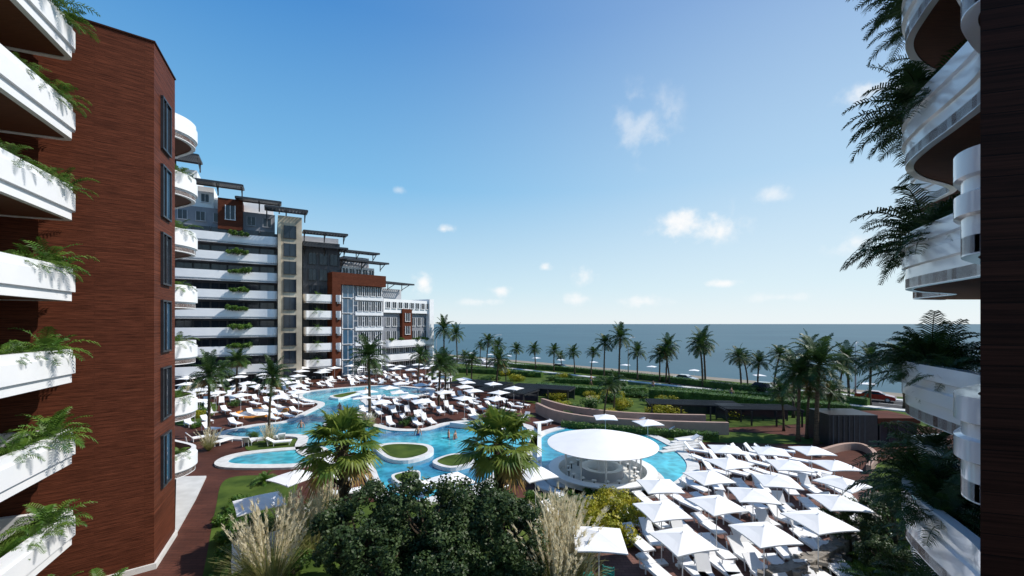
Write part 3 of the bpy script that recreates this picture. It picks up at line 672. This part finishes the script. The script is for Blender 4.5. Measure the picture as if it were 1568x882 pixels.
# ---------------------------------------------------------------- parasols & loungers
def parasol_mesh():
    mb=MB(); s_=1.18; zt=2.74; zr=2.42
    n=6; ring=[]
    for i in range(4):
        a=[(-s_,-s_),(s_,-s_),(s_,s_),(-s_,s_)][i]; b=[(s_,-s_),(s_,s_),(-s_,s_),(-s_,-s_)][i]
        for j in range(n): 
            t=j/n; x=a[0]+(b[0]-a[0])*t;y=a[1]+(b[1]-a[1])*t; sag=.05*math.sin(math.pi*t)
            ring.append((x*(1-sag*.25),y*(1-sag*.25),zr+sag*.7))
    N=len(ring); vs=[(0,0,zt)]+[(x*.5,y*.5,zr+(zt-zr)*.48) for x,y,z in ring]+ring+[(x,y,z-.05) for x,y,z in ring]; fs=[]
    for i in range(N):
        j=(i+1)%N; fs.append((0,1+i,1+j)); fs.append((1+i,1+N+i,1+N+j,1+j)); fs.append((1+N+i,1+2*N+i,1+2*N+j,1+N+j))
    mb.add(vs,fs,'canvas'); mb.tube([(0,0,0.05),(0,0,2.80)],[.03,.025],'plastic',6); mb.box((0,0,.05),(.55,.55,.1),'concrete')
    for sx in(-1,1):
        for sy in(-1,1): mb.beam((0,0,2.1),(sx*.62,sy*.62,2.54),.02,.02,'plastic')
    return mb.mesh('parasol')
def lounger_mesh(bk=.6):
    mb=MB(); 
    for sx in(-.31,.31): mb.beam((sx,-1.0,.3),(sx,.45,.3),.05,.06,'plastic')
    for sx in(-.29,.29):
        for y in(-.85,.4): mb.beam((sx,y,0),(sx,y,.28),.05,.05,'plastic')
    mb.box((0,-.28,.345),(.6,1.42,.07),'canvas')
    c,s_=math.cos(bk),math.sin(bk)
    vs=[]
    for y,z in((0,0),(.72,0),(.72,.07),(0,.07)):
        yy=.44+y*c-z*s_; zz=.33+y*s_+z*c; vs+= [(-.3,yy,zz),(.3,yy,zz)]
    mb.add(vs,[(0,1,3,2),(2,3,5,4),(4,5,7,6),(6,7,1,0),(0,2,4,6),(1,7,5,3)],'canvas')
    mb.beam((-.25,.85,.05),(-.25,.95,.6),.04,.04,'plastic'); mb.beam((.25,.85,.05),(.25,.95,.6),.04,.04,'plastic')
    return mb.mesh('sun_lounger')
PAR=parasol_mesh(); LG=[lounger_mesh(.55),lounger_mesh(.85),lounger_mesh(.12)]
pars=[]
def okp(p,dmin,lst): return all((p[0]-q[0])**2+(p[1]-q[1])**2>dmin*dmin for q in lst)
def inpool(p,m=0.0):
    for w in POOLS:
        for dx,dy in ((0,0),(m,0),(-m,0),(0,m),(0,-m)):
            if inside((p[0]+dx,p[1]+dy),w): return True
    return False
def put_lounger(x,y,a): place(random.choice(LG),'sun_lounger',(x,y,.055),a,1)
lst_l=[]
def group(x,y,a,two=True,sz=1.0):
    place(PAR,'parasol',(x,y,0.05),a+U(-.15,.15),(sz*U(.97,1.05),)*2+(1,)); pars.append((x,y))
    for sx in ((-.8,.8) if two else (.9,)):
        lx=x+math.cos(a)*sx-math.sin(a)*(-.95); ly=y+math.sin(a)*sx+math.cos(a)*(-.95)
        if not inpool((lx,ly),.9) and okp((lx,ly),.85,lst_l): put_lounger(lx,ly,a+U(-.12,.12)); lst_l.append((lx,ly))
random.seed(21)
near=[(397,765),(450,727),(917,820),(1013,777),(1045,822),(1010,740),(1085,727),(1115,706),(1097,768),(1153,754),(1170,812),(1190,733),(1208,709),(1112,685),(1180,688),(1243,687),(1278,709),(1290,736),(1253,793),(992,645),(927,637),(1285,765),(690,732),(820,722),(640,742),(762,650)]
for px,py in near:
    x,y=P(px,py,2.62); group(x,y,U(-.25,.35) if px>850 else U(.5,1.2),True,.80 if px>850 else .82)
for rows in range(8):
    for c_ in range(15):
        x=3.4+c_*1.2+rows*.35; y=17.7+rows*2.45+.35*math.sin(c_)
        p=(x,y); px=784+x/y*F; py=496+11*F/y
        if px<968-rows*2 or px>1318-(py-700)*.2 or inpool(p,1.2): continue
        if okp(p,.95,lst_l): put_lounger(x,y,U(-.15,.25)+.12*rows); lst_l.append(p)
REG=[(T([(268,592),(420,576),(560,572),(670,578),(705,592),(690,604),(640,588),(540,588),(465,594),(452,608),(478,620),(450,640),(380,648),(330,655),(268,652)]),3.5,.5),
     (T([(575,616),(640,612),(700,602),(785,620),(800,640),(760,645),(690,646),(650,656),(600,656),(545,646),(560,632)]),3.5,.9)]
for poly,sp,a in REG:
    xs=[q[0] for q in poly];ys=[q[1] for q in poly]
    for tr_ in range(2200):
        p=(U(min(xs),max(xs)),U(min(ys),max(ys)))
        if inside(p,poly) and not inpool(p,1.0) and okp(p,sp,pars): group(p[0],p[1],a+.5*math.sin(p[0]*.15)+U(-.1,.1),True,.84)
    for tr_ in range(50):
        p=(U(min(xs),max(xs)),U(min(ys),max(ys)))
        if inside(p,poly) and not inpool(p,1.1) and okp(p,1.25,lst_l): put_lounger(p[0],p[1],a+.5*math.sin(p[0]*.15)); lst_l.append(p)
    for tr_ in range(34):
        p=(U(min(xs),max(xs)),U(min(ys),max(ys)))
        if inside(p,poly) and not inpool(p,1.1) and okp(p,1.2,lst_l): place(YS[random.choice((1,2))],'shrub',(*p,0),U(0,6),U(.6,.9))
for w in POOLS[:2]:
    for i in range(0,len(w),3):
        a=Vector(w[i-1]);b=Vector(w[i]); d=(b-a)
        if d.length<.05: continue
        d.normalize(); nn=Vector((d.y,-d.x)); p=b+nn*2.2
        if p.y<25 and p.x<2: continue
        if not inpool(p,.9) and okp(p,1.2,lst_l) and okp(p,1.4,pars): put_lounger(p.x,p.y,math.atan2(nn.y,nn.x)+math.pi/2+math.pi); lst_l.append(tuple(p))
for i in range(14):
    t=i/13; x=-12+t*80+U(-1.5,1.5); y=119.0-x+U(-.8,.8)
    place(PAR,'parasol',(x,y,0),U(0,3),.75)
def chair():
    mb=MB(); mb.box((0,0,.42),(.46,.46,.05),'teal')
    for sx in(-.2,.2):
        for sy in(-.2,.2): mb.beam((sx,sy,0),(sx,sy,.42 if sy<0 else .85),.04,.04,'teal')
    for z in(.55,.66,.78): mb.box((0,.2,z),(.42,.035,.06),'teal')
    return mb.mesh('garden_chair')
CH=chair()
for px,py,a in((850,908,.3),(930,908,-.4),(870,925,2.6),(900,900,.1)): x,y=P(px,py); place(CH,'garden_chair',(x,y,.05),a,1.1)
x,y=P(915,925); mb=MB(); mb.lathe((0,0,0),[(0,.74),(.4,.74),(.4,.70),(.04,.70),(.04,.05),(.25,.03),(.25,0)],'plastic',24); mb.obj('round_table',None,(x,y,.05))
tb=mb.mesh('round_table')
for px,py in((1040,868),(985,870)): x,y=P(px,py); place(tb,'round_table',(x,y,.05),0,.7)
# ---------------------------------------------------------------- cars, lamps
def car(k,px,py,side,suv=False):
    x,y=P(px,py); t=(x+y-109)/2; off=1.9 if side else -1.9; x=x-t+off*.707; y=y-t+off*.707
    h=1.75 if suv else 1.42; mb=MB()
    lo=[(-2.2,.35),(-2.25,.75),(-2.1,.95),(-1.0,1.0) if not suv else (-2.0,1.05),(1.1,1.0),(2.05,.82),(2.2,.55),(2.15,.33)]
    up=[(-1.9 if suv else -1.5,1.0),(-1.6 if suv else -.95,h),(.35,h),(1.1,1.0)]
    def ext(pr,w0,w1,k):
        n=len(pr); zmin=min(p[1] for p in pr);zmax=max(p[1] for p in pr); vs=[]
        for s_ in(-1,1):
            for a,b in pr: vs.append((a,s_*(w0+(w1-w0)*(b-zmin)/(zmax-zmin)),b))
        mb.add(vs,[(i,(i+1)%n,(i+1)%n+n,i+n) for i in range(n)]+[tuple(range(n))[::-1],tuple(range(n,2*n))],k)
    ext(lo,.9,.86,k); ext(up,.82,.66,k)
    for s_ in(-1,1):
        mb.add([(-1.35,s_*.835,1.03),(.85,s_*.835,1.03),(.33,s_*.70,h-.1),(-1.0,s_*.70,h-.1)],[(0,1,2,3)],'glass')
        for wx in(-1.35,1.35): mb.tube([(wx,s_*.72,.33),(wx,s_*.92,.33)],[.33,.33],'dark',16,False); mb.tube([(wx,s_*.92,.33),(wx,s_*.93,.33)],[.2,.19],'silver',12,False)
    mb.add([(1.09,-.74,1.03),(1.09,.74,1.03),(.42,.64,h-.06),(.42,-.64,h-.06)],[(0,1,2,3)],'glass')
    mb.box((2.17,.6,.65),(.08,.3,.14),'paint'); mb.box((2.17,-.6,.65),(.08,.3,.14),'paint')
    mb.obj('car',None,(x,y,.02),-math.pi/4 if side else math.pi*.75)
car('black',1170,598,0,True); car('red',1338,617,1); car('silver',1050,585,1); car('silver',740,557,0); car('black',860,566,1)
def lamp(px,py):
    x,y=P(px,py); mb=MB(); mb.tube([(0,0,0),(0,0,6),(0,0,7.6),(.4,.4,8.1),(1.3,1.3,8.2)],[.12,.08,.06,.05,.04],'lgrey',8)
    mb.box((1.5,1.5,8.17),(.7,.25,.12),'lgrey',.785); mb.lathe((0,0,0),[(.22,0),(.22,.3),(.12,.4)],'lgrey',12); mb.obj('street_lamp',None,(x,y,.0))
for a in((757,562),(962,578),(1310,608),(668,550)): lamp(*a)
# ---------------------------------------------------------------- people
def person(name,joints,edges,loc,rot,shorts=(.75,1.0)):
    me=bpy.data.meshes.new(name); names=list(joints)
    me.from_pydata([joints[n][0] for n in names],[(names.index(a),names.index(b)) for a,b in edges],[])
    o=bpy.data.objects.new(name,me); sc.collection.objects.link(o)
    m=o.modifiers.new('Skin','SKIN'); m.use_smooth_shade=True
    for i,n in enumerate(names):
        r=joints[n][1]; me.skin_vertices[0].data[i].radius=(r,r); me.skin_vertices[0].data[i].use_root=(n=='pelvis')
    o.modifiers.new('Sub','SUBSURF').levels=1
    dg=bpy.context.evaluated_depsgraph_get(); nm=bpy.data.meshes.new_from_object(o.evaluated_get(dg))
    bpy.data.objects.remove(o)
    for k in('skin','cloth','hair'): nm.materials.append(M[k])
    hz=joints['head'][0][2]
    for p in nm.polygons:
        c=p.center
        if shorts[0]<c.z<shorts[1] and abs(c.x)<.2: p.material_index=1
        elif c.z>hz+.04 or (c.z>hz-.05 and c.y>.05): p.material_index=2
    return place(nm,name,loc,rot)
def stand(walk=0.0,arm=.1):
    J={'pelvis':((0,0,.95),.135),'waist':((0,0,1.10),.115),'chest':((0,-.01,1.32),.14),'neckb':((0,0,1.46),.075),'neck':((0,-.01,1.52),.05),'head':((0,-.02,1.64),.095),'crown':((0,-.01,1.73),.075)}
    E=[('pelvis','waist'),('waist','chest'),('chest','neckb'),('neckb','neck'),('neck','head'),('head','crown')]
    for s_,n in((1,'l'),(-1,'r')):
        w=walk*s_
        J.update({n+'sh':((.19*s_,0,1.42),.06),n+'el':((.26*s_+arm*.3*s_,.05-w*.4,1.13),.043),n+'wr':((.28*s_+arm*s_*.4,-.06-w*.8,.90),.03),n+'ha':((.28*s_+arm*s_*.4,-.09-w*.9,.80),.035),
          n+'hip':((.10*s_,0,.88),.095),n+'kn':((.11*s_,-.03+w*.55,.50),.062),n+'an':((.11*s_,.05+w*1.1,.09),.042),n+'to':((.12*s_,-.12+w*1.1,.035),.035)})
        E+= [('neckb',n+'sh'),(n+'sh',n+'el'),(n+'el',n+'wr'),(n+'wr',n+'ha'),('pelvis',n+'hip'),(n+'hip',n+'kn'),(n+'kn',n+'an'),(n+'an',n+'to')]
    return J,E
for px,py,z,w_,r_ in((461,656,-.85,.0,.4),(687,672,-.8,.1,2.0),(697,674,-.8,0,1.2),(797,652,.1,.25,1.4),(560,601,-.8,0,1),(520,640,.1,.25,3),(640,668,-.7,.2,.5),(1000,600,.1,.3,2.2),(905,590,.1,.3,.8),(1120,612,0.1,.3,.8)):
    x,y=P(px,py); J,E=stand(w_,U(0,.4)); person('person',J,E,(x,y,z),r_)
# ---------------------------------------------------------------- sky, sun, camera
az,el=math.radians(84),math.radians(47)
wd=bpy.data.worlds.new('World'); sc.world=wd; wd.use_nodes=True; t=wd.node_tree; n=t.nodes; l=t.links
bg=n['Background']; bg.inputs[1].default_value=0.1
sk=n.new('ShaderNodeTexSky'); sk.sky_type='NISHITA'; sk.sun_disc=False; sk.sun_elevation=el; sk.sun_rotation=az; sk.air_density=1.0; sk.dust_density=.6; sk.ozone_density=1.6
tc=n.new('ShaderNodeTexCoord')
def math_(op,a,b=None):
    m=n.new('ShaderNodeMath'); m.operation=op
    for i,v in enumerate((a,b)):
        if v is None: continue
        if isinstance(v,(int,float)): m.inputs[i].default_value=v
        else: l.new(v,m.inputs[i])
    return m.outputs[0]
def dot(vec):
    v=n.new('ShaderNodeVectorMath'); v.operation='DOT_PRODUCT'; l.new(tc.outputs['Generated'],v.inputs[0]); v.inputs[1].default_value=vec
    return v.outputs['Value']
# clear-air haze gradient by elevation, lighter toward the sea and the sun side
cr=n.new('ShaderNodeValToRGB'); l.new(dot((0,0,1)),cr.inputs[0]); e_=cr.color_ramp.elements
cols=[(0,(.84,.93,.97)),(.08,(.62,.84,.95)),(.30,(.21,.54,.87)),(.58,(.060,.28,.68)),(1,(.03,.14,.46))]
e_[0].position=0; e_[0].color=(*[c*10 for c in cols[0][1]],1); e_[1].position=1; e_[1].color=(*[c*10 for c in cols[-1][1]],1)
for p_,c in cols[1:-1]: x=e_.new(p_); x.color=(*[k*10 for k in c],1)
m1=n.new('ShaderNodeMix'); m1.data_type='RGBA'; m1.inputs[0].default_value=.88; l.new(sk.outputs[0],m1.inputs[6]); l.new(cr.outputs[0],m1.inputs[7])
sd_=Vector((.66,.74,.12)).normalized(); gl_=math_('POWER',math_('MAXIMUM',dot(sd_),0.0),3.5); gl_=math_('MULTIPLY',gl_,.36)
m2=n.new('ShaderNodeMix'); m2.data_type='RGBA'; l.new(gl_,m2.inputs[0]); l.new(m1.outputs[2],m2.inputs[6]); m2.inputs[7].default_value=(9.2,9.7,9.9,1)
no=n.new('ShaderNodeTexNoise'); no.inputs['Scale'].default_value=19; no.inputs['Detail'].default_value=6; no.inputs['Roughness'].default_value=.55
l.new(tc.outputs['Generated'],no.inputs['Vector'])
tot=None
for px,py,wx,wy,st in ((985,188,58,56,.42),(1065,345,70,34,1.0),(680,351,20,8,.9),(902,420,28,20,1.0),(647,432,26,20,1.0),(1362,132,72,20,1.0),(1305,372,38,20,1.0),(1182,297,30,16,.55),(836,410,16,8,.9),(880,460,30,12,.8),(765,446,20,11,.9),(1105,434,30,8,.9),(985,462,60,11,.7),(735,462,38,8,.7),(1200,455,50,10,.6),(610,291,16,8,.4),(240,330,40,20,.5)):
    c=Vector(((px-784)/F,1,(496-py)/F)).normalized(); r=c.cross(Vector((0,0,1))).normalized(); u=r.cross(c)
    cs=c.y; sx=wx/F*cs; sy=wy/F*cs
    a=math_('MULTIPLY',dot(r),1/sx); b=math_('MULTIPLY',dot(u),1/sy)
    d2=math_('SQRT',math_('ADD',math_('MULTIPLY',a,a),math_('MULTIPLY',b,b)))
    v=math_('SUBTRACT',1.0,d2); v=math_('ADD',math_('MULTIPLY',v,.75),math_('MULTIPLY',math_('SUBTRACT',no.outputs[0],.50),2.6))
    mr=n.new('ShaderNodeMapRange'); mr.interpolation_type='SMOOTHSTEP'; l.new(v,mr.inputs[0]); mr.inputs[1].default_value=0.0; mr.inputs[2].default_value=1.0
    fr=math_('GREATER_THAN',dot(c),0.0); e=math_('SUBTRACT',1.35,d2); mr2=n.new('ShaderNodeMapRange'); l.new(e,mr2.inputs[0]); mr2.inputs[1].default_value=0; mr2.inputs[2].default_value=.7
    v=math_('MULTIPLY',math_('MULTIPLY',mr.outputs[0],fr),math_('MULTIPLY',mr2.outputs[0],st))
    tot=v if tot is None else math_('MAXIMUM',tot,v)
mx=n.new('ShaderNodeMix'); mx.data_type='RGBA'; l.new(tot,mx.inputs[0]); l.new(m2.outputs[2],mx.inputs[6]); mx.inputs[7].default_value=(10,10,10,1)
l.new(mx.outputs[2],bg.inputs[0])
S=bpy.data.lights.new('sun','SUN'); S.energy=5.0; S.angle=math.radians(.5); S.color=(1,.95,.88)
so=bpy.data.objects.new('sun',S); sc.collection.objects.link(so); so.location=(30,0,60)
sd=Vector((math.sin(az)*math.cos(el),math.cos(az)*math.cos(el),math.sin(el))); so.rotation_euler=sd.to_track_quat('Z','Y').to_euler()
cam=bpy.data.cameras.new('camera'); co=bpy.data.objects.new('camera',cam); sc.collection.objects.link(co); co.location=(0,0,EYE); co.rotation_euler=(math.pi/2,0,0)
cam.sensor_width=36; cam.lens=36*F/1568; cam.shift_y=55/1568; cam.clip_end=60000; cam.clip_start=.1
sc.camera=co
sc.view_settings.view_transform='Standard'; sc.view_settings.look='None'; sc.view_settings.exposure=0
